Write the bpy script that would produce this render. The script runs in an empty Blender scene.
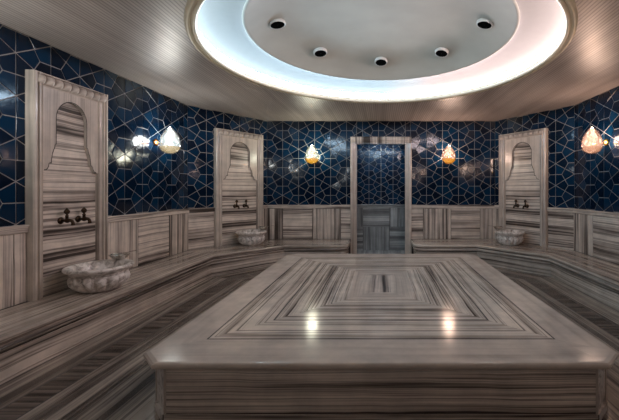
import bpy, math, random
from mathutils import Vector, Matrix
random.seed(7)
C = bpy.context.scene.collection
PI = math.pi
F = 350.0
EYE, CEIL = 1.35, 2.75
BENCH_Z, SLAB_Z, DADO_Z = 0.342, 0.366, 1.035
CY = 3.68; RY = 3.745                       # centre of the room, the slab and the ceiling ring

# ------------------------------------------------------------------ materials
def new_mat(name):
    m = bpy.data.materials.new(name); m.use_nodes = True
    nt = m.node_tree; nt.nodes.clear()
    out = nt.nodes.new('ShaderNodeOutputMaterial')
    return m, nt, out

def N(nt, t, **kw):
    n = nt.nodes.new(t)
    for k, v in kw.items():
        if k.startswith('i_'): n.inputs[k[2:].replace('_', ' ')].default_value = v
        else: setattr(n, k, v)
    return n

def math_node(nt, op, a, b=None, clamp=False):
    n = nt.nodes.new('ShaderNodeMath'); n.operation = op; n.use_clamp = clamp
    for i, v in enumerate((a, b)):
        if v is None: continue
        if isinstance(v, (int, float)): n.inputs[i].default_value = v
        else: nt.links.new(v, n.inputs[i])
    return n.outputs[0]

def ramp(nt, fac, stops, interp='LINEAR'):
    r = nt.nodes.new('ShaderNodeValToRGB'); r.color_ramp.interpolation = interp
    el = r.color_ramp.elements
    while len(el) < len(stops): el.new(0.5)
    for e, (p, c) in zip(el, stops):
        e.position = p; e.color = (*c, 1) if len(c) == 3 else c
    nt.links.new(fac, r.inputs[0]); return r.outputs[0]

def mixc(nt, fac, a, b, mode='MIX'):
    n = nt.nodes.new('ShaderNodeMix'); n.data_type = 'RGBA'; n.blend_type = mode
    for s, v in ((0, fac), (6, a), (7, b)):
        if isinstance(v, (int, float)): n.inputs[s].default_value = v
        elif isinstance(v, tuple): n.inputs[s].default_value = (*v, 1)
        else: nt.links.new(v, n.inputs[s])
    return n.outputs[2]

def principled(nt, out, **kw):
    p = nt.nodes.new('ShaderNodeBsdfPrincipled')
    for k, v in kw.items():
        p.inputs[k].default_value = v
    nt.links.new(p.outputs[0], out.inputs[0]); return p

def marble(name, dark=(.085, .066, .058), mid=(.27, .225, .198), light=(.62, .55, .485),
           lo=.34, hi=.60, freq=9.0, fine=45.0, vein=.75, rough=.2, spec=.5, coat=.3):
    """banded marble; the bands run across UV.x (metres), drifting slowly along UV.y"""
    m, nt, out = new_mat(name)
    uv = N(nt, 'ShaderNodeUVMap'); sep = N(nt, 'ShaderNodeSeparateXYZ'); nt.links.new(uv.outputs[0], sep.inputs[0])
    s, t = sep.outputs[0], sep.outputs[1]
    wob = N(nt, 'ShaderNodeTexNoise', noise_dimensions='2D', i_Scale=1.6, i_Detail=2.0)
    nt.links.new(uv.outputs[0], wob.inputs['Vector'])
    s2 = math_node(nt, 'ADD', s, math_node(nt, 'MULTIPLY', math_node(nt, 'SUBTRACT', wob.outputs[0], .5), .025))
    def band(f, ft, det, off):
        cmb = N(nt, 'ShaderNodeCombineXYZ')
        nt.links.new(math_node(nt, 'MULTIPLY', s2, f), cmb.inputs[0])
        nt.links.new(math_node(nt, 'ADD', math_node(nt, 'MULTIPLY', t, ft), off), cmb.inputs[1])
        n = N(nt, 'ShaderNodeTexNoise', noise_dimensions='2D', i_Scale=1.0, i_Detail=det, i_Roughness=.62)
        nt.links.new(cmb.outputs[0], n.inputs['Vector']); return n.outputs[0]
    a = band(freq, .22, 3.0, 3.1); b = band(fine, .5, 2.0, 17.3); c = band(freq * 2.1, .12, 1.0, 41.7)
    v = math_node(nt, 'ADD', math_node(nt, 'MULTIPLY', a, .68), math_node(nt, 'MULTIPLY', b, .32))
    col = ramp(nt, v, [(lo, dark), ((lo + hi) / 2 - .02, mid), (hi, light)])
    k = math_node(nt, 'ABSOLUTE', math_node(nt, 'SUBTRACT', c, .5))
    lines = ramp(nt, k, [(0, (vein,) * 3), (.022, (vein * .35,) * 3), (.045, (0, 0, 0))])
    col = mixc(nt, lines, col, dark)
    tc = N(nt, 'ShaderNodeTexCoord')
    cl = N(nt, 'ShaderNodeTexNoise', i_Scale=5.0, i_Detail=5.0, i_Roughness=.6); nt.links.new(tc.outputs['Object'], cl.inputs['Vector'])
    cloud = ramp(nt, cl.outputs[0], [(.3, (.8, .8, .8)), (.7, (1.12, 1.1, 1.08))])
    col = mixc(nt, 1.0, col, cloud, 'MULTIPLY')
    p = principled(nt, out, **{'Roughness': rough, 'Specular IOR Level': spec, 'Coat Weight': coat, 'Coat Roughness': .08})
    nt.links.new(col, p.inputs['Base Color'])
    return m

M = {}
M['wall_marble'] = marble('wall_marble', dark=(.05, .038, .032), mid=(.37, .315, .28), light=(.74, .66, .585), freq=8, fine=40, lo=.37, hi=.55, rough=.3, coat=.1)
M['pale_marble'] = marble('pale_marble', dark=(.26, .22, .19), mid=(.54, .475, .42), light=(.72, .645, .575), freq=9, fine=60, lo=.3, hi=.7, vein=.35, rough=.3, coat=.1)
M['bench_marble'] = marble('bench_marble', dark=(.06, .048, .042), mid=(.36, .31, .27), light=(.66, .585, .515), freq=11, fine=50, lo=.36, hi=.58, rough=.16)
M['floor_marble'] = marble('floor_marble', dark=(.05, .04, .036), mid=(.25, .215, .19), light=(.44, .39, .335), freq=8, fine=40, lo=.36, hi=.60, rough=.2)
M['inlay_marble'] = marble('inlay_marble', dark=(.03, .024, .02), mid=(.12, .10, .088), light=(.24, .20, .175), freq=8, fine=20, lo=.38, hi=.62, rough=.22)
M['slab_marble'] = marble('slab_marble', dark=(.11, .085, .072), mid=(.46, .40, .35), light=(.80, .72, .64), freq=12, fine=75, lo=.36, hi=.55, rough=.15, spec=.4, coat=.05)
M['slab_border'] = marble('slab_border', dark=(.48, .42, .37), mid=(.63, .56, .50), light=(.75, .67, .60), freq=3.5, fine=16, lo=.3, hi=.7, vein=.15, rough=.15, spec=.4, coat=.05)
M['slab_side'] = marble('slab_side', dark=(.05, .04, .036), mid=(.58, .50, .44), light=(.86, .77, .69), freq=13, fine=50, lo=.36, hi=.60, rough=.2)
M['cool_lit_marble'] = marble('cool_lit_marble', dark=(.09, .095, .10), mid=(.26, .28, .29), light=(.5, .53, .54), freq=9, fine=50, lo=.36, hi=.64, rough=.3)  # passage marble; the cool light there is put into its bluish grey

def blotch_marble():
    m, nt, out = new_mat('carved_marble')
    tc = N(nt, 'ShaderNodeTexCoord')
    n = N(nt, 'ShaderNodeTexNoise', i_Scale=13.0, i_Detail=5.0, i_Roughness=.6, i_Distortion=1.0)
    nt.links.new(tc.outputs['Object'], n.inputs['Vector'])
    col = ramp(nt, n.outputs[0], [(.32, (.20, .17, .155)), (.45, (.55, .50, .46)), (.58, (.85, .80, .76))])
    p = principled(nt, out, **{'Roughness': .28, 'Coat Weight': .2})
    nt.links.new(col, p.inputs['Base Color']); return m
M['carved_marble'] = blotch_marble()

def tile_mat():
    m, nt, out = new_mat('glazed_navy_tile')
    at = N(nt, 'ShaderNodeAttribute', attribute_name='tint')
    col = ramp(nt, at.outputs['Fac'], [(0, (.0006, .006, .018)), (.5, (.001, .013, .036)), (1, (.002, .026, .065))])
    p = principled(nt, out, **{'Roughness': .11, 'Specular IOR Level': .28})
    tc = N(nt, 'ShaderNodeTexCoord')
    n = N(nt, 'ShaderNodeTexNoise', i_Scale=9.0, i_Detail=2.0); nt.links.new(tc.outputs['Object'], n.inputs['Vector'])
    b = N(nt, 'ShaderNodeBump', i_Strength=.12, i_Distance=.01); nt.links.new(n.outputs[0], b.inputs['Height'])
    nt.links.new(b.outputs[0], p.inputs['Normal'])
    nt.links.new(col, p.inputs['Base Color']); return m
M['tile'] = tile_mat()

def plain(name, col, rough=.5, metal=0.0, spec=.5, coat=0.0, noise=0.0, nscale=12.0):
    m, nt, out = new_mat(name)
    p = principled(nt, out, **{'Base Color': (*col, 1), 'Roughness': rough, 'Metallic': metal, 'Specular IOR Level': spec, 'Coat Weight': coat})
    if noise:
        tc = N(nt, 'ShaderNodeTexCoord')
        n = N(nt, 'ShaderNodeTexNoise', i_Scale=nscale, i_Detail=4.0); nt.links.new(tc.outputs['Object'], n.inputs['Vector'])
        c = ramp(nt, n.outputs[0], [(.3, tuple(x * (1 - noise) for x in col)), (.7, tuple(min(1, x * (1 + noise)) for x in col))])
        nt.links.new(c, p.inputs['Base Color'])
    return m
M['grout'] = plain('pale_grout', (.30, .29, .28), .7, noise=.12)
M['joint'] = plain('dark_joint', (.035, .028, .025), .6, noise=.1)
M['moulding'] = plain('champagne_moulding', (.80, .73, .56), .42, metal=.25, noise=.06)
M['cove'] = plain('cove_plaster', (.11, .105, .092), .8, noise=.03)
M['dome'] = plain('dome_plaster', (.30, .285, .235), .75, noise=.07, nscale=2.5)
M['lamp_trim'] = plain('lamp_trim_grey', (.34, .32, .28), .45, noise=.04)
M['black'] = plain('black_reflector', (.003, .003, .003), 1.0, spec=.0, noise=.1)
M['bronze'] = plain('dark_bronze', (.055, .035, .022), .34, metal=.85, noise=.25, nscale=30)
M['copper'] = plain('polished_copper', (.85, .32, .10), .25, metal=1.0, noise=.1)
M['brass'] = plain('polished_brass', (.85, .58, .14), .25, metal=1.0, noise=.1)
M['silver'] = plain('tinned_metal', (.62, .60, .57), .2, metal=1.0, noise=.15, nscale=25)
M['dark_plaster'] = plain('dark_plaster', (.06, .06, .06), .8, noise=.1)

def ceiling_mat():
    m, nt, out = new_mat('ribbed_ceiling')
    tc = N(nt, 'ShaderNodeTexCoord'); sep = N(nt, 'ShaderNodeSeparateXYZ'); nt.links.new(tc.outputs['Object'], sep.inputs[0])
    x = sep.outputs[0]; y = sep.outputs[1]
    ph = math_node(nt, 'FRACT', math_node(nt, 'MULTIPLY', x, 1 / .036))
    tri = math_node(nt, 'ABSOLUTE', math_node(nt, 'SUBTRACT', ph, .5))
    rib = ramp(nt, tri, [(.0, (0, 0, 0)), (.12, (.25, .25, .25)), (.25, (1, 1, 1))])
    cmb = N(nt, 'ShaderNodeCombineXYZ')
    nt.links.new(math_node(nt, 'MULTIPLY', x, 9.0), cmb.inputs[0]); nt.links.new(math_node(nt, 'MULTIPLY', y, .25), cmb.inputs[1])
    n = N(nt, 'ShaderNodeTexNoise', noise_dimensions='2D', i_Scale=1.0, i_Detail=5.0, i_Roughness=.65); nt.links.new(cmb.outputs[0], n.inputs['Vector'])
    col = ramp(nt, n.outputs[0], [(.3, (.42, .36, .33)), (.7, (.62, .55, .51))])
    col = mixc(nt, rib, mixc(nt, 1.0, col, (.52, .50, .49), 'MULTIPLY'), col)
    p = principled(nt, out, **{'Roughness': .34, 'Specular IOR Level': .7, 'Metallic': .1})
    b = N(nt, 'ShaderNodeBump', i_Strength=.35, i_Distance=.004); nt.links.new(rib, b.inputs['Height'])
    nt.links.new(b.outputs[0], p.inputs['Normal']); nt.links.new(col, p.inputs['Base Color'])
    return m
M['ceiling'] = ceiling_mat()

def emit(name, col, strength):
    m, nt, out = new_mat(name)
    e = N(nt, 'ShaderNodeEmission', i_Strength=strength); e.inputs[0].default_value = (*col, 1)
    nt.links.new(e.outputs[0], out.inputs[0]); return m
LED = 16.0
M['led_blue'] = emit('led_strip_cool_blue', (.58, .80, 1.0), LED)
M['led_mid'] = emit('led_strip_white', (.80, .88, 1.0), LED)
M['led_pink'] = emit('led_strip_pinkish', (1.0, .80, .82), LED)
M['added_hall_light'] = emit('added_hall_light_cool', (.90, .96, 1.0), 55.0)  # glow of the unseen lamp added to brighten the passage

def shell_mat(name, tint, glossy=(1, 1, 1)):
    m, nt, out = new_mat(name)
    tr = N(nt, 'ShaderNodeBsdfTransparent'); tr.inputs[0].default_value = (*tint, 1)
    gl = N(nt, 'ShaderNodeBsdfGlossy', i_Roughness=.06); gl.inputs[0].default_value = (*glossy, 1)
    lw = N(nt, 'ShaderNodeLayerWeight', i_Blend=.45)
    fac = math_node(nt, 'ADD', math_node(nt, 'MULTIPLY', lw.outputs['Facing'], .55), .12)
    mx = N(nt, 'ShaderNodeMixShader'); nt.links.new(fac, mx.inputs[0])
    nt.links.new(tr.outputs[0], mx.inputs[1]); nt.links.new(gl.outputs[0], mx.inputs[2])
    nt.links.new(mx.outputs[0], out.inputs[0]); return m

# ------------------------------------------------------------------ mesh helpers
class MB:
    def __init__(s): s.v = []; s.f = []; s.uv = []; s.m = []; s.tint = []
    def vert(s, p): s.v.append(tuple(p)); return len(s.v) - 1
    def face(s, pts, uvs=None, mat=0, tint=0.0):
        idx = [s.vert(p) for p in pts]; s.f.append(idx); s.uv.append(uvs or [(0, 0)] * len(pts)); s.m.append(mat); s.tint.append(tint)
    def grid(s, rows, uvrows=None, mat=0, close=False):
        base = [[s.vert(p) for p in r] for r in rows]
        n = len(rows[0]); rng = range(n if close else n - 1)
        for i in range(len(rows) - 1):
            for j in rng:
                k = (j + 1) % n
                s.f.append([base[i][j], base[i][k], base[i + 1][k], base[i + 1][j]])
                if uvrows:
                    s.uv.append([uvrows[i][j], uvrows[i][j + 1], uvrows[i + 1][j + 1], uvrows[i + 1][j]])
                else: s.uv.append([(0, 0)] * 4)
                s.m.append(mat); s.tint.append(0.0)
        return base
    def cap(s, idx, mat=0, flip=False):
        s.f.append(list(reversed(idx)) if flip else list(idx)); s.uv.append([(0, 0)] * len(idx)); s.m.append(mat); s.tint.append(0.0)
    def box(s, lo, hi, axis='z', seed=None, mat=0, bev=0.0):
        """box whose marble bands cross `axis`"""
        if seed is None: seed = random.uniform(0, 90)
        x0, y0, z0 = lo; x1, y1, z1 = hi
        b = bev
        def uvof(p):
            ss = {'x': p[0], 'y': p[1], 'z': p[2]}[axis]; tt = {'x': p[2], 'y': p[0], 'z': p[0]}[axis]
            return (ss + seed, tt + seed * .37)
        if b <= 0:
            P = [(x0,y0,z0),(x1,y0,z0),(x1,y1,z0),(x0,y1,z0),(x0,y0,z1),(x1,y0,z1),(x1,y1,z1),(x0,y1,z1)]
            for q in ((0,3,2,1),(4,5,6,7),(0,1,5,4),(1,2,6,5),(2,3,7,6),(3,0,4,7)):
                pts = [P[i] for i in q]; s.face(pts, [uvof(p) for p in pts], mat)
            return
        # chamfered box: faces shrunk, edges and corners bridged
        def c(ix, iy, iz, a):
            p = [(x0, x1)[ix], (y0, y1)[iy], (z0, z1)[iz]]
            sg = [(1, -1)[ix], (1, -1)[iy], (1, -1)[iz]]
            for k in range(3):
                if k != a: p[k] += sg[k] * b
            return tuple(p)
        def add(pts): s.face(pts, [uvof(p) for p in pts], mat)
        for a in range(3):
            o = [k for k in range(3) if k != a]
            for side in (0, 1):
                pts = []
                for (i, j) in ((0,0),(1,0),(1,1),(0,1)):
                    ix = [0,0,0]; ix[a] = side; ix[o[0]] = i; ix[o[1]] = j; pts.append(c(*ix, a))
                if (side == 0) == (a != 1): pts.reverse()
                add(pts)
        for a in range(3):
            o = [k for k in range(3) if k != a]
            for i in (0, 1):
                for j in (0, 1):
                    e0 = [0,0,0]; e0[o[0]] = i; e0[o[1]] = j; e1 = list(e0); e1[a] = 1
                    add([c(*e0, o[0]), c(*e1, o[0]), c(*e1, o[1]), c(*e0, o[1])])
        for i in (0,1):
            for j in (0,1):
                for k in (0,1): add([c(i,j,k,0), c(i,j,k,1), c(i,j,k,2)])
    def lathe(s, prof, n=24, mat=0, rfun=None, c=(0, 0, 0), sx=1.0, sy=1.0):
        rows = []
        for (r, z) in prof:
            row = []
            for i in range(n):
                a = 2 * PI * i / n; rr = r * (rfun(a, z, r) if rfun else 1.0)
                row.append((c[0] + rr * math.cos(a) * sx, c[1] + rr * math.sin(a) * sy, c[2] + z))
            rows.append(row)
        return s.grid(rows, None, mat, True)
    def tube(s, path, rad, n=12, mat=0, caps=True):
        rows = []
        path = [Vector(p) for p in path]
        if isinstance(rad, (int, float)): rad = [rad] * len(path)
        for i, p in enumerate(path):
            d = (path[min(i + 1, len(path) - 1)] - path[max(i - 1, 0)]).normalized()
            up = Vector((0, 0, 1)) if abs(d.z) < .9 else Vector((0, 1, 0))
            a = d.cross(up).normalized(); b = a.cross(d).normalized()
            rows.append([tuple(p + rad[i] * (math.cos(t) * a + math.sin(t) * b)) for t in (2 * PI * k / n for k in range(n))])
        base = s.grid(rows, None, mat, True)
        if caps: s.cap(base[0], mat, True); s.cap(base[-1], mat)
    def build(s, name, mats, parent=None, smooth=False, tint=False, fixn=True):
        me = bpy.data.meshes.new(name); me.from_pydata(s.v, [], s.f)
        if not isinstance(mats, (list, tuple)): mats = [mats]
        for m in mats: me.materials.append(m)
        uvl = me.uv_layers.new(name='UVMap')
        k = 0
        for i, p in enumerate(me.polygons):
            p.material_index = s.m[i]; p.use_smooth = smooth
            for j in range(len(s.f[i])):
                uvl.data[k].uv = s.uv[i][j]; k += 1
        if tint:
            at = me.attributes.new('tint', 'FLOAT', 'FACE')
            for i, t in enumerate(s.tint): at.data[i].value = t
        if fixn:
            import bmesh
            bm = bmesh.new(); bm.from_mesh(me)
            bmesh.ops.remove_doubles(bm, verts=bm.verts, dist=1e-5)
            bmesh.ops.recalc_face_normals(bm, faces=bm.faces)
            bm.to_mesh(me); bm.free()
        me.update()
        o = bpy.data.objects.new(name, me); C.objects.link(o)
        if parent: o.parent = parent
        return o

def empty(name, loc=(0, 0, 0), rz=0.0):
    o = bpy.data.objects.new(name, None); C.objects.link(o); o.location = loc; o.rotation_euler = (0, 0, rz)
    o.empty_display_size = .1; return o
def tag(o, label=None, cat=None, group=None, kind=None):
    for k, v in (('label', label), ('category', cat), ('group', group), ('kind', kind)):
        if v: o[k] = v
    return o
def copy_tree(o, parent=None):
    c = o.copy(); C.objects.link(c); c.parent = parent
    for ch in [x for x in bpy.data.objects if x.parent == o]: copy_tree(ch, c)
    return c

# ------------------------------------------------------------------ walls
SX, SL = .3267, .3773                       # tile lattice: column pitch and point pitch
def clip_half(poly, a, b, c):               # keep a*x+b*y>=c
    out = []
    for i, p in enumerate(poly):
        q = poly[(i + 1) % len(poly)]
        dp = a * p[0] + b * p[1] - c; dq = a * q[0] + b * q[1] - c
        if dp >= 0: out.append(p)
        if (dp >= 0) != (dq >= 0):
            t = dp / (dp - dq); out.append((p[0] + t * (q[0] - p[0]), p[1] + t * (q[1] - p[1])))
    return out
def area(poly): return .5 * sum(p[0] * q[1] - q[0] * p[1] for p, q in zip(poly, poly[1:] + poly[:1]))
def inset(poly, g):
    if area(poly) < 0: poly = poly[::-1]
    res = poly
    for p, q in zip(poly, poly[1:] + poly[:1]):
        dx, dy = q[0] - p[0], q[1] - p[1]; L = math.hypot(dx, dy)
        if L < 1e-6: continue
        nx, ny = -dy / L, dx / L
        res = clip_half(res, nx, ny, nx * p[0] + ny * p[1] + g)
        if len(res) < 3: return []
    return res
def kites(u0, u1, z0, z1, uo, zo, k=1.0):
    sx, sl = SX * k, SL * k
    i0 = int(math.floor((u0 - uo) / sx)) - 1; i1 = int(math.ceil((u1 - uo) / sx)) + 1
    def P(i, j): return (uo + i * sx, zo + j * sl + (sl / 2 if i % 2 else 0))
    for i in range(i0, i1 + 1):
        j0 = int(math.floor((z0 - zo) / sl)) - 2; j1 = int(math.ceil((z1 - zo) / sl)) + 2
        for j in range(j0, j1 + 1):
            a, b = P(i, j), P(i, j + 1)
            jr = j if i % 2 == 0 else j + 1           # neighbour level between a and b
            for side in (1, -1):
                c = P(i + side, jr)
                if side == -1: tri = (a, c, b)
                else: tri = (a, c, b)
                # each triangle belongs to its vertical edge a-b: unique per side
                g = ((a[0] + b[0] + c[0]) / 3, (a[1] + b[1] + c[1]) / 3)
                for p, q, r in ((a, b, c), (b, c, a), (c, a, b)):
                    yield [p, ((p[0] + q[0]) / 2, (p[1] + q[1]) / 2), g, ((p[0] + r[0]) / 2, (p[1] + r[1]) / 2)]

def tile_regions(mb, regs, uo, zo, k=1.0, depth=.0):
    """tiles in local wall frame: x along the wall, y out of the wall, z up"""
    for (u0, u1, z0, z1) in regs:
        mb.face([(u0, depth, z0), (u1, depth, z0), (u1, depth, z1), (u0, depth, z1)], mat=1)
        for kt in kites(u0, u1, z0, z1, uo, zo, k):
            p = kt
            for (a, b, c) in ((1, 0, u0), (-1, 0, -u1), (0, 1, z0), (0, -1, -z1)):
                p = clip_half(p, a, b, c)
                if len(p) < 3: break
            if len(p) < 3 or abs(area(p)) < 4e-4: continue
            outer = inset(p, .0040)
            if len(outer) < 3: continue
            inner = inset(outer, .002)
            if len(inner) != len(outer): inner = None
            tx, tz = random.gauss(0, .012), random.gauss(0, .012)
            cx = sum(q[0] for q in outer) / len(outer); cz = sum(q[1] for q in outer) / len(outer)
            tint = random.random()
            def top(q): return (q[0], depth + .006 + (q[0] - cx) * tx + (q[1] - cz) * tz, q[1])
            if inner:
                mb.face([top(q) for q in inner], mat=0, tint=tint)
                # align inner with outer by nearest vertex
                for a in range(len(outer)):
                    b = (a + 1) % len(outer)
                    ia = min(range(len(inner)), key=lambda t: math.dist(inner[t], outer[a]))
                    ib = min(range(len(inner)), key=lambda t: math.dist(inner[t], outer[b]))
                    if ia == ib: continue
                    mb.face([(outer[a][0], depth + .002, outer[a][1]), (outer[b][0], depth + .002, outer[b][1]), top(inner[ib]), top(inner[ia])], mat=0, tint=tint)
            else:
                mb.face([top(q) for q in outer], mat=0, tint=tint)

def wall_frame(p, q):
    """p->q along the wall such that the left-hand... y axis points into the room"""
    p = Vector((*p, 0)); q = Vector((*q, 0)); d = (q - p).normalized()
    n = Vector((-d.y, d.x, 0)); c = Vector((0, CY - .4, 0))
    if n.dot(c - p) < 0:
        p, q = q, p; d = -d; n = -n
    return p, math.atan2(d.y, d.x), (q - p).length, d, n

A_, B_, B2, A2 = (-2.33, 7.153), (-3.21, 5.80), (-3.21, .80), (-2.33, -.60)
mir = lambda p: (-p[0], p[1])
def panels_for(w, segs, h0=BENCH_Z, top=DADO_Z, mat=None, parent=None):
    """segs: (u0,u1,'H'|'V'); fields of banded marble under a rail"""
    mt = mat or M['wall_marble']
    for (u0, u1, k) in segs:
        if u1 - u0 < .03: continue
        mb = MB()
        if k == 'H':
            mb.box((u0 + .004, .0, h0), (u1 - .004, .022, top - .075), 'z', bev=.003)
        else:
            w_ = u1 - u0
            if w_ > .4:
                cuts = [u0, u0 + .11, u1 - .08, u1]
            else: cuts = [u0, u1]
            for a, b in zip(cuts, cuts[1:]):
                mb.box((a + .003, .0, h0), (b - .003, .022, top - .075), 'x', bev=.003)
        mb.build('wainscot_panel', mt, parent)

def rail(u0, u1, parent, top=DADO_Z, mat=None):
    mb = MB(); seed = random.uniform(0, 80)
    prof = [(.0, top - .072), (.034, top - .072), (.040, top - .066), (.040, top - .022), (.048, top - .016), (.048, top - .006), (.044, top), (.0, top)]
    rows = [[(u, y, z) for (y, z) in prof] for u in (u0, u1)]
    s = 0; uv = [0]
    for a, b in zip(prof, prof[1:]): uv.append(uv[-1] + math.dist(a, b))
    mb.grid(rows, [[(x * .6 + seed, u) for x in uv] for u in (u0, u1)])
    mb.build('dado_rail', mat or M['wall_marble'], parent)

def make_wall(name, p, q, uo, zo, segs, gaps=(), regs=None):
    o, rz, L, d, n = wall_frame(p, q)
    mb = MB()
    r = regs(L) if regs else [(0, L, 0, DADO_Z), (0, L, DADO_Z - .01, CEIL)]
    # plain body below the dado, tiles above it
    for (u0, u1, z0, z1) in r:
        if z1 <= DADO_Z + 1e-4 and z0 < .1:
            mb.face([(u0, 0, z0), (u1, 0, z0), (u1, 0, z1), (u0, 0, z1)], mat=2)
        else:
            tile_regions(mb, [(u0, u1, z0, z1)], uo, zo)
    # back of the wall: it is a solid of real thickness
    w = mb.build(name, [M['tile'], M['grout'], M['dark_plaster']], tint=True, fixn=False)
    w.location = o; w.rotation_euler = (0, 0, rz); tag(w, kind='structure')
    panels_for(w, segs, parent=w)
    cur = 0.0
    for (g0, g1) in sorted(gaps) + [(L, L)]:
        if g0 - cur > .02: rail(cur, g0, w)
        cur = g1
    return w, o, rz, L, d, n

def altern(a, b, first, step=.6):
    out = []; k = first; u = a
    while u < b - 1e-3:
        v = min(u + step, b); out.append((u, v, k)); k = 'V' if k == 'H' else 'H'; u = v
    return out
ZO = 1.608
# back wall. frame: y out of the wall = -Y, so local x runs towards -X; start at the right corner
DW0, DW1, DTOP = -.498, .498, 2.284         # opening in world X
def back_regs(L):
    h = 2.33
    return [(0, h - DW1, 0, DADO_Z), (h - DW0, L, 0, DADO_Z), (0, h - DW1, DADO_Z - .01, CEIL), (h - DW0, L, DADO_Z - .01, CEIL), (h - DW1, h - DW0, DTOP, CEIL)]
h = 2.33
back_segs = [(0.0, .31, 'V'), (.31, .90, 'H'), (.90, 1.47, 'V'), (1.47, h - .615, 'H'),
             (h + .615, h + .82, 'H'), (h + .82, h + 1.40, 'V'), (h + 1.40, h + 2.00, 'H'), (h + 2.00, 2 * h, 'V')]
wall_back = make_wall('wall_back', A_, mir(A_), h + .05, ZO, back_segs, [(h - .615, h + .615)], back_regs)
NW, NWN, NWD = .945, .86, 1.0                                     # niche width
def diag_segs(L, c, rev):
    a, b = c - NW / 2, c + NW / 2
    return [(0, a, 'V' if rev else 'H'), (b, L, 'H' if rev else 'V')]
Ld = math.dist(A_, B_)
cB = .595 * Ld                               # niche centre measured from corner B
# left diagonal: frame start?
fo = wall_frame(A_, B_)
startA = (Vector((*A_, 0)) - fo[0]).length < .01
c_l = Ld - cB if startA else cB
wdl = make_wall('wall_back_left', A_, B_, Ld if startA else 0, ZO, [(0, c_l - NWD / 2, 'V' if startA else 'H'), (c_l + NWD / 2, Ld, 'H' if startA else 'V')], [(c_l - NWD / 2, c_l + NWD / 2)])
fo = wall_frame(mir(A_), mir(B_))
startA = (Vector((*mir(A_), 0)) - fo[0]).length < .01
c_r = Ld - cB if startA else cB
wdr = make_wall('wall_back_right', mir(A_), mir(B_), Ld if startA else 0, ZO, [(0, c_r - NWD / 2, 'V' if startA else 'H'), (c_r + NWD / 2, Ld, 'H' if startA else 'V')], [(c_r - NWD / 2, c_r + NWD / 2)])
# left wall, x axis runs towards -Y (towards the viewer), u = 5.80 - Y
NYL = 3.58
ul = lambda Y: 5.80 - Y
wl = make_wall('wall_left', B_, B2, ul(3.074) + SX, ZO, [(0, ul(5.27), 'V'), (ul(5.27), ul(4.6), 'H'), (ul(4.6), ul(NYL + NWN / 2), 'V')] + altern(ul(NYL - NWN / 2), 5.0, 'V'), [(ul(NYL + NWN / 2), ul(NYL - NWN / 2))])
# right wall, x axis runs towards +Y, u = Y - .80
wr = make_wall('wall_right', mir(B_), mir(B2), 3.074 - .8 + SX, ZO, [(a, b, k) for (a, b, k) in ((5.27 - .8, 5.0, 'V'), (4.6 - .8, 5.27 - .8, 'H'), (4.0 - .8, 4.6 - .8, 'V'), (3.4 - .8, 4.0 - .8, 'H'), (2.8 - .8, 3.4 - .8, 'V'), (2.2 - .8, 2.8 - .8, 'H'), (1.6 - .8, 2.2 - .8, 'V'), (.8, 1.6 - .8, 'H'), (0, .8, 'V')) if b > a])
Lf = math.dist(A2, B2)
make_wall('wall_front_left', A2, B2, 0, ZO, altern(0, Lf, 'H'))
make_wall('wall_front_right', mir(A2), mir(B2), 0, ZO, altern(0, Lf, 'V'))
wfr = make_wall('wall_front', A2, mir(A2), 0, ZO, altern(0, 4.66, 'H'))

# ------------------------------------------------------------------ doorway and the passage behind it
door = empty('door_1', (0, 7.153, 0)); tag(door, kind='structure')
def door_jamb(sx):
    mb = MB(); seed = random.uniform(0, 50)
    # profile across the jamb (x from opening outwards, y towards room negative)
    pr = [(.498, .12), (.498, -.035), (.512, -.035), (.518, -.05), (.545, -.055), (.552, -.075), (.60, -.085), (.618, -.078), (.618, .0)]
    uv = [0]
    for a, b in zip(pr, pr[1:]): uv.append(uv[-1] + math.dist(a, b))
    rows = [[(sx * x, y, z) for (x, y) in pr] for z in (0.0, DTOP)]
    mb.grid(rows, [[(u * .8 + seed, z) for u in uv] for z in (0, DTOP)])
    return mb
for sx in (-1, 1): door_jamb(sx).build('door_jamb', M['pale_marble'], door)
mb = MB(); seed = 12.3
pr = [(DTOP, .12), (DTOP, -.035), (DTOP + .014, -.035), (DTOP + .02, -.05), (DTOP + .045, -.055), (DTOP + .055, -.075), (DTOP + .115, -.085), (DTOP + .133, -.078), (DTOP + .133, 0)]
xs = [-.618 + 1.236 * i / 20 for i in range(21)]
mb.grid([[(x, y, z) for (z, y) in pr] for x in xs], [[(x * .9 + seed, z) for (z, y) in pr] for x in xs])
for sx in (-1, 1):
    pts = [(sx * .618, y, z) for (z, y) in pr]; mb.face(pts, [(seed, 0)] * len(pts))
mb.build('door_lintel', M['wall_marble'], door)

HY = 7.80
mb = MB()
tile_regions(mb, [(-1.1, 1.1, 1.0, 2.6)], 0, 1.15, .82)
mb.face([(-1.1, 0, -.02), (1.1, 0, -.02), (1.1, 0, 1.0), (-1.1, 0, 1.0)], mat=2)
w = mb.build('wall_passage', [M['tile'], M['grout'], M['dark_plaster']], tint=True, fixn=False)
w.location = (0, HY, 0); w.rotation_euler = (0, 0, PI); tag(w, kind='structure')
rowz = [(.0, .52), (.524, .955)]
xs_ = [-1.1, -.74, -.19, .40, .75, 1.1]
for ri, (z0, z1) in enumerate(rowz):
    for ci, (a, b) in enumerate(zip(xs_, xs_[1:])):
        mb = MB(); mb.box((a + .003, 0, z0), (b - .003, .02, z1), 'z' if (ri + ci) % 2 == 1 else 'x', bev=.003)
        # local x is mirrored in the world
        mb.build('wainscot_panel', M['cool_lit_marble'], w)
rail(-1.1, 1.1, w, 1.02, M['cool_lit_marble'])
mb = MB(); mb.box((-1.1, 7.16, -.05), (1.1, HY + .05, 0), 'x')
tag(mb.build('floor_passage', M['cool_lit_marble']), kind='structure')
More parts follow.
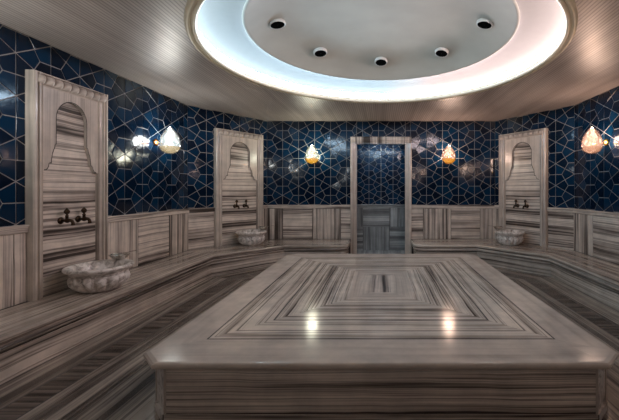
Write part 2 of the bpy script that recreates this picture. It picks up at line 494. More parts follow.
for sx, nm in ((-1, 'wall_passage_left'), (1, 'wall_passage_right')):
    mb = MB(); mb.box((sx * 1.1 - (.05 if sx < 0 else 0), 7.16, 0), (sx * 1.1 + (.05 if sx > 0 else 0), HY, 2.6), 'y')
    tag(mb.build(nm, M['cool_lit_marble']), kind='structure')
mb = MB(); mb.box((-1.1, 7.16, 2.6), (1.1, HY + .05, 2.65), 'x')
tag(mb.build('ceiling_passage', M['dark_plaster']), kind='structure')
pl = empty('added_ceiling_light', (.0, 7.45, 2.6)); tag(pl, 'small unseen ceiling light added inside the passage, above the door opening', 'ceiling light')  # lamp added out of view to light the passage
mb = MB(); mb.lathe([(.0, -.02), (.09, -.02), (.10, -.015), (.10, 0), (0, 0)], 24); mb.build('fitting', M['lamp_trim'], pl)
mb = MB(); mb.lathe([(.0, -.028), (.06, -.028), (.075, -.021), (0, -.021)], 24); mb.build('diffuser', M['added_hall_light'], pl)

# ------------------------------------------------------------------ floor
def offset_poly(P, d):
    n = len(P); out = []
    for i in range(n):
        a, b, c = Vector(P[i - 1]), Vector(P[i]), Vector(P[(i + 1) % n])
        e1 = (b - a).normalized(); e2 = (c - b).normalized()
        n1 = Vector((-e1.y, e1.x)); n2 = Vector((-e2.y, e2.x))
        m = (n1 + n2); m = m / m.dot(n1) if m.length > 1e-6 else n1
        out.append(b + m * d)
    return out
OCT = [(-1.744, 6.357), (-2.59, 5.428), (-2.59, 1.1), (-1.75, -.1), (1.75, -.1), (2.59, 1.1), (2.59, 5.428), (1.744, 6.357)]   # CCW
mb = MB()
mb.face([(-3.6, -1.0, -.006), (3.6, -1.0, -.006), (3.6, 7.3, -.006), (-3.6, 7.3, -.006)], [(-3.6, -1), (3.6, -1), (3.6, 7.3), (-3.6, 7.3)], 0)
ds = [0.0, .25, .262, .44, .452, 1.25]
kinds = ['floor', 'joint', 'inlay', 'joint', 'floor']
seeds = [3.3, 0, 21.0, 0, 9.1]
P_ = [Vector(p) for p in offset_poly(OCT, -.05)]
prev = offset_poly(OCT, -.05)
for k, (d0, d1) in enumerate(zip(ds, ds[1:])):
    R0 = offset_poly(OCT, d0 if k else -.05); R1 = offset_poly(OCT, d1)
    for i in range(8):
        j = (i + 1) % 8
        a0, a1, b0, b1 = R0[i], R0[j], R1[i], R1[j]
        e = (Vector(OCT[j]) - Vector(OCT[i])); e.normalize()
        if kinds[k] == 'inlay':
            sh = 0.0
            uvs = [(p.dot(e) * 1.6 + (dd - .26) * sh + seeds[k] + i * 3, dd * .2) for p, dd in ((a0, d0), (a1, d0), (b1, d1), (b0, d1))]
            mi = 1
        elif kinds[k] == 'joint': uvs = [(0, 0)] * 4; mi = 2
        else:
            dd0 = d0 if k else -.05
            uvs = [(dd + seeds[k] + (0 if i in (1, 5) else i * 2.7), p.dot(e)) for p, dd in ((a0, dd0), (a1, dd0), (b1, d1), (b0, d1))]
            mi = 0
        mb.face([(p.x, p.y, 0) for p in (a0, a1, b1, b0)], uvs, mi)
R1 = offset_poly(OCT, 1.25)
mb.face([(p.x, p.y, 0) for p in R1], [(p.x, p.y) for p in R1], 0)
fl = mb.build('floor', [M['floor_marble'], M['inlay_marble'], M['joint']], fixn=False)
tag(fl, kind='structure')

# ------------------------------------------------------------------ benches
def bench(side):
    """side -1 = left, +1 = right"""
    top = empty('marble_bench', (0, 0, 0))
    # front edge path from the door end round to the front wall
    arc = []
    ex, r = -.60, .16
    for k in range(9):
        a = k / 8 * PI / 2
        arc.append((ex - r + r * math.cos(a), 6.357 + r - r * math.sin(a)))
    front = [(ex, 7.10)] + arc + [(-1.744, 6.357), (-2.59, 5.428), (-2.59, 1.1), (-1.75, -.1), (-1.42, -.50)]
    wallp = [(ex, 7.115)] + [(ex - .10 * k / 8, 7.115) for k in range(9)] + [(-2.315, 7.115), (-3.175, 5.79), (-3.175, .81), (-2.30, -.50), (-1.5, -.50)]
    n = len(front); V = [Vector(p) for p in front]
    nrm = []
    for i in range(n):
        e1 = (V[i] - V[i - 1]).normalized() if i else (V[1] - V[0]).normalized()
        e2 = (V[i + 1] - V[i]).normalized() if i < n - 1 else e1
        n1 = Vector((-e1.y, e1.x)); n2 = Vector((-e2.y, e2.x))
        m = n1 + n2; m = m / m.dot(n1); nrm.append(m)     # points towards the room
    if nrm[2].dot(Vector((0, CY)) - V[2]) < 0: nrm = [-x for x in nrm]
    Ls = [0]
    for a, b in zip(V, V[1:]): Ls.append(Ls[-1] + (b - a).length)
    seed = 5.0 + side * 2.2
    def sweep(prof, s0, sd, nosew=True):
        uv = [s0]
        for a, b in zip(prof, prof[1:]): uv.append(uv[-1] + math.dist(a, b))
        m_ = MB(); rows = []; uvr = []
        for (d, z), s in zip(prof, uv):
            rows.append([(-side * (V[i] + nrm[i] * d).x, (V[i] + nrm[i] * d).y, z) for i in range(n)])
            uvr.append([(s + sd, L + (0 if True else 0)) for L in Ls])
        m_.grid(rows, uvr); return m_
    prof = [(-.035, BENCH_Z), (-.012, BENCH_Z - .003), (-.003, BENCH_Z - .010), (0, BENCH_Z - .022), (-.001, .305), (-.008, .297), (-.022, .293), (-.036, .286), (-.040, .276), (-.030, .268), (-.018, .264), (-.014, .257), (-.014, .240), (-.022, .233), (-.045, .228), (-.045, .21)]
    m1 = sweep(prof, 0, seed)
    # the seat surface
    wv = [Vector(p) for p in wallp]
    rows = [[], []]; uvs = [[], []]
    for i in range(n):
        f = V[i] + nrm[i] * -.035
        rows[0].append((-side * f.x, f.y, BENCH_Z)); rows[1].append((-side * wv[i].x, wv[i].y, BENCH_Z))
        uvs[0].append((seed, Ls[i]))
        e = (V[min(i + 1, n - 1)] - V[max(i - 1, 0)]).normalized(); nn = Vector((-e.y, e.x))
        wd = .46 if i > 11 else .62
        uvs[1].append((seed - wd, Ls[i]))
    m1.grid(rows, uvs)
    m1.build('seat_slab', M['bench_marble'], top)
    m2 = sweep([(-.045, .232), (-.045, .03), (-.04, .026), (-.04, 0)], 2.0, seed)
    m2.build('riser', M['bench_marble'], top)
    return top
b = bench(-1)
# empty keeps world origin; mirrored coordinates for the left side
tag(b, 'long striped marble bench running along the left wall, carrying the large near basin', 'bench')
b = bench(1)
tag(b, 'long striped marble bench along the right wall, right of the doorway', 'bench')

# ------------------------------------------------------------------ the heated central platform
plat = empty('marble_platform', (0, CY, 0)); tag(plat, 'low polished marble platform with nested rectangles of striped marble in the middle of the room', 'platform')
HX, HYY, CH = 1.434, 1.703, .133
def octo(dx):                                # chamfered rectangle, grown by dx (negative shrinks)
    x, y, c = HX + dx, HYY + dx, CH
    return [(-x + c, -y), (x - c, -y), (x, -y + c), (x, y - c), (x - c, y), (-x + c, y), (-x, y - c), (-x, -y + c)]
mb = MB()
# edge: rounded nose and underside
prof = [(-.025, SLAB_Z), (-.010, SLAB_Z - .003), (-.002, SLAB_Z - .010), (0, SLAB_Z - .020), (-.003, SLAB_Z - .030), (-.012, SLAB_Z - .038), (-.030, SLAB_Z - .042), (-.045, SLAB_Z - .044)]
uv = [0]
for a, c in zip(prof, prof[1:]): uv.append(uv[-1] + math.dist(a, c))
rows = []; uvr = []
for (d, z), s in zip(prof, uv):
    q = octo(d); rows.append([(x, y, z) for x, y in q]); uvr.append([(s * .5 + 31.0, i * 1.3) for i in range(9)])
mb.grid(rows, uvr, 1, True)
# rings: d is the x half-size; y half-size is d + OFF
OFF = .235
def rect(d): return [(-d, -d - OFF), (d, -d - OFF), (d, d + OFF), (-d, d + OFF)]
def ringf(d0, d1, mat, seeds, z=SLAB_Z, sc=1.0):
    a, b_ = rect(d0), rect(d1)
    for i in range(4):
        j = (i + 1) % 4
        L = lambda p: (p[0] if i % 2 == 0 else p[1])
        mb.face([(*b_[i], z), (*b_[j], z), (*a[j], z), (*a[i], z)],
                [(d1 * sc + seeds[i], L(b_[i]) + seeds[i]), (d1 * sc + seeds[i], L(b_[j]) + seeds[i]), (d0 * sc + seeds[i], L(a[j]) + seeds[i]), (d0 * sc + seeds[i], L(a[i]) + seeds[i])], mat)
bounds = [.095, .30, .33, .425, .433, .60, .607, .80, .812, 1.0, 1.005, 1.137, 1.147]
matsr = ['pale', 'ring', 'ring', 'j', 'ring', 'j', 'ring', 'j', 'ring', 'j', 'ring', 'j']
for k, (d0, d1) in enumerate(zip(bounds, bounds[1:])):
    s = random.uniform(0, 60)
    sd = [s, s + (.0), s, s + .0]
    if matsr[k] == 'pale': ringf(d0, d1, 3, [s + 5 * i for i in range(4)])
    elif matsr[k] == 'ring': ringf(d0, d1, 0, sd)
    else: ringf(d0, d1, 2, [0] * 4)
c = rect(.095)
mb.face([(*p, SLAB_Z) for p in c], [(p[0] + 44, p[1]) for p in c], 4)
# border from the outermost ring to the chamfered edge, four mitred pieces
o8 = octo(-.025); ri = rect(1.147)
bs = [(ri[0], ri[1], o8[1], o8[0]), (ri[1], ri[2], o8[3], o8[2]), (ri[2], ri[3], o8[5], o8[4]), (ri[3], ri[0], o8[7], o8[6])]
for i, q in enumerate(bs):
    ax = 1 if i % 2 == 0 else 0
    pts = [q[0], q[3], q[2], q[1]]
    mb.face([(*p, SLAB_Z) for p in pts], [(p[ax] + 7 * i + 3, p[1 - ax]) for p in pts], 1)
for i, (a, u, v) in enumerate(((ri[0], o8[7], o8[0]), (ri[1], o8[1], o8[2]), (ri[2], o8[3], o8[4]), (ri[3], o8[5], o8[6]))):
    mb.face([(*p, SLAB_Z) for p in (a, u, v)], [(p[1] + 7 * i + 3, p[0]) for p in (a, u, v)], 1)
mb.build('platform_top', [M['slab_marble'], M['slab_border'], M['joint'], M['pale_marble'], M['wall_marble']], plat)
# base: four banded sides
def side_panel(p, q, nm, mat):
    m_ = MB(); sd = random.uniform(0, 40)
    L = math.dist(p, q); dx, dy = (q[0] - p[0]) / L, (q[1] - p[1]) / L; nx, ny = dy, -dx
    def P(u, d, z): return (p[0] + dx * u + nx * d, p[1] + dy * u + ny * d, z)
    for (z0, z1, d) in ((0, .05, .012), (.05, SLAB_Z - .055, 0), (SLAB_Z - .055, SLAB_Z - .042, .006)):
        m_.face([P(0, d, z0), P(L, d, z0), P(L, d, z1), P(0, d, z1)], [(z0 + sd, 0), (z0 + sd, L), (z1 + sd, L), (z1 + sd, 0)])
        m_.face([P(0, d, z1), P(L, d, z1), P(L, -.03, z1), P(0, -.03, z1)], [(z0 + sd, 0), (z0 + sd, L), (z1 + sd, L), (z1 + sd, 0)])
    m_.build(nm, mat, plat, fixn=False)
o8 = octo(-.05)
for i in range(8):
    p, q = o8[i], o8[(i + 1) % 8]
    side_panel(p, q, 'side_panel' if i % 2 == 0 else 'corner_panel', M['slab_side'] if i % 2 == 0 else M['carved_marble'])
for x, y in o8:
    m_ = MB(); m_.tube([(x, y, 0), (x, y, SLAB_Z - .045)], .007, 8)
    m_.build('corner_bead', M['pale_marble'], plat)

# ------------------------------------------------------------------ ceiling with round recess
RO = 1.81
NSEG = 96
circ = [(RO * math.cos(2 * PI * i / NSEG), RY + RO * math.sin(2 * PI * i / NSEG)) for i in range(NSEG)]
room = [A_, B_, B2, A2, mir(A2), mir(B2), mir(B_), mir(A_)]
def ray_poly(a):
    d = Vector((math.cos(a), math.sin(a))); o = Vector((0, RY)); best = None
    for i in range(8):
        p, q = Vector(room[i]), Vector(room[(i + 1) % 8]); e = q - p
        den = d.x * e.y - d.y * e.x
        if abs(den) < 1e-9: continue
        w_ = p - o; t = (w_.x * e.y - w_.y * e.x) / den; u = (w_.x * d.y - w_.y * d.x) / den
        if t > 0 and -1e-6 <= u <= 1 + 1e-6 and (best is None or t < best): best = t
    return best
angs = sorted(set([2 * PI * i / NSEG for i in range(NSEG)] + [math.atan2(p[1] - RY, p[0]) % (2 * PI) for p in room]))
mb = MB()
inner = [(RO * math.cos(a), RY + RO * math.sin(a), CEIL) for a in angs]
outer = [((ray_poly(a) + .02) * math.cos(a), RY + (ray_poly(a) + .02) * math.sin(a), CEIL) for a in angs]
for i in range(len(angs)):
    j = (i + 1) % len(angs); mb.face([inner[i], outer[i], outer[j], inner[j]])
ce = mb.build('ceiling', M['ceiling'], fixn=False); tag(ce, kind='structure')
# moulding round the opening, a part of the ceiling
mb = MB()
mb.lathe([(x + .033 + (x - 1.712) * .2, z * 1.3) for x, z in [(1.79, 0), (1.785, -.018), (1.772, -.026), (1.757, -.022), (1.752, -.012), (1.748, -.010), (1.744, -.018), (1.730, -.024), (1.716, -.016), (1.712, 0), (1.712, .02), (1.74, .022)]], NSEG)
o = mb.build('ring_moulding', M['moulding'], ce, smooth=True); o.location = (0, RY, CEIL)
# LED band, in coloured runs
mb = MB()
z0, z1, R = CEIL + .022, CEIL + .12, 1.795
for i in range(NSEG):
    a0, a1 = 2 * PI * i / NSEG, 2 * PI * (i + 1) / NSEG
    x = math.cos((a0 + a1) / 2)
    mi = 0 if x < .12 else (1 if x < .4 else 2)
    mb.face([(R * math.cos(a0), R * math.sin(a0), z0), (R * math.cos(a1), R * math.sin(a1), z0), (R * math.cos(a1), R * math.sin(a1), z1), (R * math.cos(a0), R * math.sin(a0), z1)], mat=mi)
o = mb.build('light_band', [M['led_blue'], M['led_mid'], M['led_pink']], ce, fixn=False); o.location = (0, RY, 0)
mb = MB()
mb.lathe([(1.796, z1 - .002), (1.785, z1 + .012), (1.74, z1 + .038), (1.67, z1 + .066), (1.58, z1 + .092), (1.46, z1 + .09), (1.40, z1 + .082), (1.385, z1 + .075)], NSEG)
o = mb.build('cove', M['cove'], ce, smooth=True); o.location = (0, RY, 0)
DZ = 2.945
mb = MB()
mb.lathe([(1.385, DZ), (1.365, DZ - .004), (1.35, DZ + .006), (1.30, DZ + .04), (1.2, DZ + .095), (1.04, DZ + .155), (.8, DZ + .20), (.5, DZ + .23), (.2, DZ + .242), (.001, DZ + .244)], NSEG)
o = mb.build('dome', M['dome'], ce, smooth=True); o.location = (0, RY, 0)
mb = MB(); mb.box((-2.2, RY - 2.2, 3.3), (2.2, RY + 2.2, 3.35)); mb.build('dome_backing', M['dark_plaster'], ce)
# downlights
dn_lab = {0: 'recessed black downlight at the back centre of the dome, directly above the doorway', 1: 'recessed black downlight in the dome, just left of the back centre one',
          2: 'leftmost recessed black downlight in the dome', 7: 'recessed black downlight in the dome, just right of the back centre one', 6: 'rightmost recessed black downlight in the dome',
          3: 'recessed black downlight in the front left of the dome, outside the picture', 4: 'recessed black downlight in the front centre of the dome, outside the picture', 5: 'recessed black downlight in the front right of the dome, outside the picture'}
dl0 = None
for k in range(8):
    a = PI / 2 + k * PI / 4
    x, y = 1.08 * math.cos(a), RY - .10 + 1.08 * math.sin(a)
    if dl0 is None:
        r = empty('downlight'); dl0 = r
        mb = MB(); mb.lathe([(.058, .0), (.071, -.0115), (.0745, -.0135), (.081, -.012), (.086, -.004), (.087, .02)], 32); mb.build('trim_ring', M['lamp_trim'], r, smooth=True)
        mb = MB(); mb.lathe([(.074, -.0125), (.064, -.0135), (.045, -.012), (.001, -.0115)], 32); mb.build('reflector', M['black'], r, smooth=True)
    else: r = copy_tree(dl0)
    r.location = (x, y, DZ + .128)
    r.rotation_euler = (-.24 * math.sin(a), .24 * math.cos(a), 0) if True else (0, 0, 0)
    tag(r, dn_lab[k], 'downlight', 'downlights in the dome')

# ------------------------------------------------------------------ niches
def arch_outline():
    """half outline (x>=0) of the cut-out, top to bottom; z relative to the bench"""
    z = lambda w: w - BENCH_Z
    R = .19; sp = z(2.04)
    pts = [(R * math.sin(t), sp + R * math.cos(t)) for t in [PI / 2 * k / 12 for k in range(13)]]
    pts += [(.19, z(1.79)), (.203, z(1.785)), (.207, z(1.755)), (.222, z(1.725)), (.236, z(1.685)), (.243, z(1.640)), (.246, z(1.600)),
            (.272, z(1.598)), (.276, z(1.570)), (.288, z(1.548)), (.305, z(1.533)), (.330, z(1.528))]
    return pts
def make_niche():
    r = empty('wall_niche')
    H = 2.43 - BENCH_Z; w = NW / 2; iw = w - .115
    mb = MB(); seed = random.uniform(0, 30)
    mb.box((-iw - .02, .002, 0), (iw + .02, .022, H - .06), 'z', seed=seed); mb.build('back_panel', M['wall_marble'], r)
    # arched front sheet
    mb = MB(); half = arch_outline(); yb, yf = .022, .050
    topz = H - .10
    full = [(-x, z) for x, z in reversed(half)] + half[1:]
    for y, fl_ in ((yf, 0),):
        for (x0, z0_), (x1, z1_) in zip(full, full[1:]):
            if abs(x0 - x1) < 1e-5:
                continue
            mb.face([(x0, y, z0_), (x1, y, z1_), (x1, y, topz), (x0, y, topz)], [(x0 + 4, z0_), (x1 + 4, z1_), (x1 + 4, topz), (x0 + 4, topz)])
    for (x0, z0_), (x1, z1_) in zip(full, full[1:]):
        mb.face([(x0, yf, z0_), (x1, yf, z1_), (x1, yb, z1_), (x0, yb, z0_)], [(x0 + 4, z0_), (x1 + 4, z1_), (x1 + 4, z1_), (x0 + 4, z0_)])
    for s_ in (-1, 1):
        mb.face([(s_ * .330, yf, half[-1][1]), (s_ * iw, yf, half[-1][1]), (s_ * iw, yf, topz), (s_ * .330, yf, topz)], [(4.37, 0), (4.38, 0), (4.38, 1), (4.37, 1)])
    # flat dark strip that follows the cut-out
    for (x0, z0_), (x1, z1_) in zip(full, full[1:]):
        L = math.hypot(x1 - x0, z1_ - z0_)
        if L < 1e-5: continue
        nx_, nz_ = -(z1_ - z0_) / L * .009, (x1 - x0) / L * .009
        mb.face([(x0, yf + .001, z0_), (x1, yf + .001, z1_), (x1 + nx_, yf + .001, z1_ + nz_), (x0 + nx_, yf + .001, z0_ + nz_)], mat=1)
    mb.build('arched_panel', [M['pale_marble'], M['joint']], r, fixn=False)
    # jambs: fluted profile
    for s_ in (-1, 1):
        mb = MB(); sd = random.uniform(0, 30)
        pr = [(w, .0), (w, .075), (w - .012, .088), (w - .030, .090), (w - .034, .070), (w - .044, .064), (w - .054, .070), (w - .058, .088), (w - .072, .088), (w - .076, .064), (w - .092, .056), (w - .106, .058), (w - .114, .066), (w - .118, .02)]
        uv = [0]
        for a, c_ in zip(pr, pr[1:]): uv.append(uv[-1] + math.dist(a, c_))
        rows = [[(s_ * x, y, z) for x, y in pr] for z in (0, H)]
        base = mb.grid(rows, [[(u * .7 + sd, z) for u in uv] for z in (0, H)])
        mb.cap(base[1])
        mb.build('jamb', M['pale_marble'], r)
    # crest: a gadrooned roll between two fillets
    mb = MB(); nx = 90; rows = []; iw2 = w - .03
    for i in range(nx + 1):
        x = -iw2 + 2 * iw2 * i / nx
        ph = abs(math.sin(PI * (x + iw2) / (2 * iw2) * 9)) ** .55
        row = [(x, .02, H), (x, .082, H), (x, .086, H - .012)]
        for k in range(9):
            t = k / 8; ang = t * PI
            rr = .056 * (.12 + .88 * ph)
            row.append((x + .012 * (t - .5), .060 + rr * math.sin(ang) * .95, H - .058 + .046 * math.cos(ang)))
        row += [(x, .058, H - .102), (x, .05, H - .115), (x, .02, H - .115)]
        rows.append(row)
    mb.grid(rows, [[(j * .004 + 9, i * .01) for j in range(len(row))] for i in range(nx + 1)])
    mb.build('crest', M['pale_marble'], r, smooth=False)
    return r
def make_tap():
    r = empty('water_tap')
    mb = MB(); mb.tube([(0, 0, 0), (0, .008, 0), (0, .014, 0), (0, .022, 0)], [.034, .036, .028, .018], 20); mb.build('flange', M['bronze'], r, smooth=True)
    mb = MB(); mb.tube([(0, .015, 0), (0, .045, 0), (0, .06, 0), (0, .075, 0), (0, .10, .002), (0, .118, -.006), (0, .126, -.024), (0, .127, -.045)], [.014, .014, .023, .025, .016, .015, .015, .019], 14); mb.build('spout', M['bronze'], r, smooth=True)
    mb = MB(); mb.lathe([(.001, 0), (.014, .0), (.013, .03), (.018, .034), (.010, .042), (.010, .052), (.020, .060), (.026, .072), (.024, .086), (.012, .100), (.004, .112), (.001, .116)], 16, c=(0, .066, .012)); mb.build('handle', M['bronze'], r, smooth=True)
    return r
def make_basin():
    r = empty('washing_basin')
    mb = MB(); nl = 14
    def lob(a, z, rr):
        if .015 < z < .165 and rr > .1:
            k = math.sin(PI * min(1, max(0, (z - .0) / .165))) ** .5
            return 1 + k * (.17 * (abs(math.cos(a * nl / 2)) ** .6 - .65))
        return 1.0
    prof = [(.001, 0), (.13, 0), (.165, .004), (.175, .016), (.205, .04), (.232, .075), (.245, .115), (.24, .148), (.226, .166), (.226, .172), (.248, .182), (.262, .196), (.272, .205), (.286, .212), (.292, .226), (.288, .240), (.275, .246), (.245, .244), (.228, .236), (.215, .21), (.20, .16), (.17, .10), (.11, .065), (.001, .055)]
    mb.lathe(prof, 112, rfun=lob, sy=.92)
    mb.build('bowl', M['carved_marble'], r, smooth=True)
    # raised collar carved under the rim
    mb = MB(); mb.lathe([(.226, .163), (.24, .165), (.245, .171), (.24, .177), (.226, .178)], 72, sy=.92); mb.build('collar', M['carved_marble'], r, smooth=True)
    return r
def make_dish():
    r = empty('bath_bowl')
    mb = MB(); mb.lathe([(.001, 0), (.045, 0), (.062, .008), (.082, .03), (.088, .046), (.096, .048), (.097, .052), (.086, .052), (.078, .034), (.058, .013), (.001, .008)], 32); mb.build('vessel', M['silver'], r, smooth=True)
    mb = MB()
    for (x0, x1, w0, w1) in ((.088, .13, .018, .012), (.13, .20, .012, .015), (.20, .235, .015, .024), (.235, .26, .024, .008)):
        z = .049
        for zz in (z, z + .004): mb.face([(x0, -w0, zz), (x1, -w1, zz), (x1, w1, zz), (x0, w0, zz)])
        for s_ in (-1, 1): mb.face([(x0, s_ * w0, z), (x1, s_ * w1, z), (x1, s_ * w1, z + .004), (x0, s_ * w0, z + .004)])
    mb.build('handle', M['silver'], r)
    return r
niche0 = tap0 = basin0 = dish0 = None
def place(proto, maker, origin, rz, local, lrz=0):
    o = maker() if proto is None else copy_tree(proto)
    v = Matrix.Rotation(rz, 4, 'Z') @ Vector(local); o.location = Vector(origin) + v; o.rotation_euler = (0, 0, rz + lrz)
    return o
def on_wall(wl_, u):
    _, o, rz, L, d, n = wl_
    p = o + d * u; return (p.x, p.y, BENCH_Z + .001), rz
W_ = [(wl, ul(NYL), -1, 'near left'), (wdl, c_l, -1, 'far left'), (wdr, c_r, 1, 'right')]
nl_ = ['tall arched marble wall niche on the left wall, the largest and nearest of the three', 'arched marble wall niche on the angled wall left of the doorway, holding two taps',
       'tall arched marble wall niche on the angled wall right of the doorway']
bl_ = ['large lobed marble washing basin standing nearest, on the left bench', 'lobed marble washing basin in front of the middle niche, left of the doorway', 'lobed marble washing basin in front of the niche right of the doorway']
dl_ = ['metal bath bowl with flat handle on the rim of the nearest basin', 'metal bath bowl with flat handle on the rim of the basin left of the doorway', 'metal bath bowl with flat handle on the rim of the basin right of the doorway']
tl_ = [('dark bronze tap nearer the viewer of the pair above the nearest basin', 'dark bronze tap farther from the viewer of the pair above the nearest basin'),
       ('left dark bronze tap above the basin left of the doorway', 'right dark bronze tap above the basin left of the doorway'),
       ('right dark bronze tap above the basin right of the doorway', 'left dark bronze tap above the basin right of the doorway')]
for i, (w_, u, sg, nm) in enumerate(W_):
    org, rz = on_wall(w_, u)
    o = place(niche0, make_niche, org, rz, (0, .002, 0)); o.scale.x = (NWN if i == 0 else NWD) / NW; niche0 = niche0 or o; tag(o, nl_[i], 'niche', 'arched wall niches')
    bx = (0.03, -.015, .03)[i]
    o = place(basin0, make_basin, org, rz, (bx, .36, .0), (.3, 1.1, 2.3)[i]); basin0 = basin0 or o; o.scale = (1.06, 1.06, 1.0) if i == 0 else (1, 1, 1); tag(o, bl_[i], 'basin', 'carved marble basins')
    o = place(dish0, make_dish, org, rz, (bx + sg * (.278 if i == 0 else .262), .35, .2485), 0 if sg > 0 else PI); dish0 = dish0 or o; tag(o, dl_[i], 'bowl', 'bath bowls on the basin rims')
    for k, xx in enumerate((.1, -.1)):
        o = place(tap0, make_tap, org, rz, (xx * (-sg), .0215, 1.07 - BENCH_Z - .03)); tap0 = tap0 or o; tag(o, tl_[i][k], 'tap', 'bronze taps in the niches')

# ------------------------------------------------------------------ sconces
def make_sconce(shell, core, lower, metal):
    r = empty('wall_sconce')
    OUT = .205
    mb = MB(); mb.tube([(0, 0, 0), (0, .012, 0), (0, .022, 0), (0, .034, 0)], [.05, .05, .038, .018], 20); mb.build('wall_plate', metal, r, smooth=True)
    mb = MB(); mb.tube([(0, .02, 0), (0, .06, -.005), (0, .10, -.02), (0, OUT, -.03)], [.012, .010, .010, .010], 10); mb.build('arm', metal, r, smooth=True)
    prof = [(.001, -.165), (.05, -.160), (.098, -.135), (.132, -.085), (.140, -.04), (.138, .015), (.120, .08), (.088, .14), (.046, .192), (.006, .228), (.001, .228)]
    mb = MB()
    n = 10; rows = []
    for q, (rr, z) in enumerate(prof):
        rows.append([(rr * math.cos(2 * PI * (i + (q % 2) * .5) / n), OUT + rr * math.sin(2 * PI * (i + (q % 2) * .5) / n), z) for i in range(n)])
    for q in range(len(rows) - 1):
        for i in range(n):
            j = (i + 1) % n
            a, b_, c_, d_ = rows[q][i], rows[q][j], rows[q + 1][j], rows[q + 1][i]
            if q % 2 == 0:
                mb.face([a, b_, d_]); mb.face([b_, c_, d_])
            else:
                mb.face([a, b_, c_]); mb.face([a, c_, d_])
    mb.build('glass_shade', shell, r)
    mb = MB(); mb.lathe([(.001, -.10), (.06, -.095), (.105, -.07), (.122, -.03), (.120, .02), (.104, .075), (.074, .13), (.036, .178), (.001, .205)], 20, c=(0, OUT, 0)); mb.build('frosted_core', core, r, smooth=True)
    mb = MB(); mb.lathe([(.001, -.150), (.05, -.146), (.09, -.125), (.124, -.085), (.126, -.06), (.105, -.085), (.06, -.108), (.001, -.115)], 20, c=(0, OUT, 0)); mb.build('amber_base', lower, r, smooth=True)
    return r
S = .33; BULB = 20.0
sh_w = shell_mat('clear_faceted_glass', (.95, .9, .8)); sh_p = shell_mat('rose_faceted_glass', (1, .74, .6), (1, .85, .78)); sh_y = shell_mat('amber_faceted_glass', (1, .92, .68), (1, .93, .8))
def frosted(name, col, st, tr, vein=None):
    m, nt, out = new_mat(name)
    e = N(nt, 'ShaderNodeEmission', i_Strength=st); e.inputs[0].default_value = (*col, 1)
    if vein:
        tc = N(nt, 'ShaderNodeTexCoord'); ns = N(nt, 'ShaderNodeTexNoise', i_Scale=9.0, i_Detail=3.0, i_Distortion=1.5)
        nt.links.new(tc.outputs['Object'], ns.inputs['Vector'])
        nt.links.new(ramp(nt, ns.outputs[0], [(.42, col), (.58, col), (.66, vein), (.74, (.35, .2, .08))]), e.inputs[0])
    t = N(nt, 'ShaderNodeBsdfTransparent'); mx = N(nt, 'ShaderNodeMixShader'); mx.inputs[0].default_value = 1 - tr
    nt.links.new(t.outputs[0], mx.inputs[1]); nt.links.new(e.outputs[0], mx.inputs[2]); nt.links.new(mx.outputs[0], out.inputs[0]); return m
core_b = frosted('frosted_core_bluewhite', (.72, .88, 1.0), S, .35, (1.0, .72, .32)); core_p = frosted('frosted_core_rose', (1.0, .76, .66), S, .35, (1.0, .50, .22))
am = frosted('amber_glow', (1.0, .52, .06), S * .9, .3); am2 = frosted('pale_amber_glow', (1.0, .66, .48), S * .8, .4); am3 = frosted('pale_gold_glow', (1.0, .82, .5), S * .7, .4)
SZ = 2.02
def put(mat, wall, u, z, lab):
    o = make_sconce(*mat); _, og, rz, L, d, n = wall
    p = og + d * u; o.location = (p.x + n.x * .008, p.y + n.y * .008, z); o.rotation_euler = (0, 0, rz); tag(o, lab, 'wall lamp', 'glass drop wall lamps')
    ld = bpy.data.lights.new('bulb', 'POINT'); ld.energy = BULB; ld.shadow_soft_size = .10; ld.color = (1.0, .94, .90) if mat[0] is sh_p else (.86, .93, 1.0)
    lo_ = bpy.data.objects.new('bulb', ld); C.objects.link(lo_); lo_.parent = o; lo_.location = (0, .205, .0)
put((sh_w, core_b, am3, M['copper']), wl, ul(4.97), SZ, 'glowing white glass drop lamp on copper bracket, right of the nearest niche')
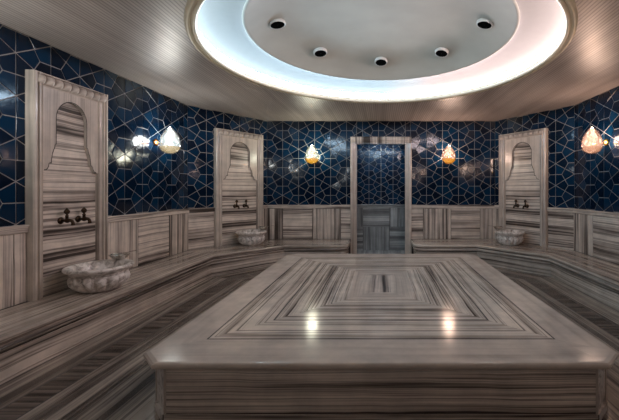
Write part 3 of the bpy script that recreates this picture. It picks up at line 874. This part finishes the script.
put((sh_y, core_b, am, M['copper']), wall_back, h + 1.37, SZ, 'glowing drop lamp, white above and amber below, on the tiles left of the doorway')
put((sh_p, core_p, am, M['brass']), wall_back, h - 1.345, SZ, 'glowing rose glass drop lamp on the tiles just right of the doorway')
put((sh_p, core_p, am2, M['brass']), wr, 4.97 - .8, SZ, 'glowing rose glass drop lamp on brass bracket at the right picture edge')
put((sh_w, core_b, am3, M['copper']), wl, ul(2.3), SZ, 'unseen drop lamp added on the left wall nearer the viewer than the nearest niche, outside the picture')  # unseen lamp, added to brighten the near ceiling and benches
put((sh_p, core_p, am2, M['brass']), wr, 2.3 - .8, SZ, 'unseen drop lamp added on the right wall beside the viewer, outside the picture')  # its unseen counterpart, added for light in the near half

put((sh_w, core_b, am3, M['copper']), wfr, 2.33 - 1.36, SZ, 'unseen drop lamp added on the wall behind the viewer, white and amber, outside the picture')  # unseen lamp, added to light the platform front and near floor
put((sh_p, core_p, am2, M['brass']), wfr, 2.33 + 1.36, SZ, 'unseen rose drop lamp added on the wall behind the viewer, outside the picture')  # second unseen lamp added for the platform front

# ------------------------------------------------------------------ camera and film
cam = bpy.data.cameras.new('camera'); co = bpy.data.objects.new('camera', cam); C.objects.link(co)
co.location = (0, 0, EYE); co.rotation_euler = (PI / 2, 0, 0)
cam.sensor_fit = 'HORIZONTAL'; cam.sensor_width = 36; cam.lens = F / 619 * 36
cam.shift_x = (309.5 - 381) / 619; cam.shift_y = (189.5 - 210) / 619
cam.clip_start = .02
sc = bpy.context.scene; sc.camera = co
wd = bpy.data.worlds.new('world'); sc.world = wd; wd.use_nodes = True
wd.node_tree.nodes['Background'].inputs[0].default_value = (0, 0, 0, 1)
sc.view_settings.view_transform = 'Standard'; sc.view_settings.look = 'None'; sc.view_settings.gamma = 1
sc.view_settings.use_curve_mapping = False
sc.view_settings.exposure = 1.75
sc.cycles.max_bounces = 10; sc.cycles.diffuse_bounces = 5; sc.cycles.glossy_bounces = 5; sc.cycles.transparent_max_bounces = 12
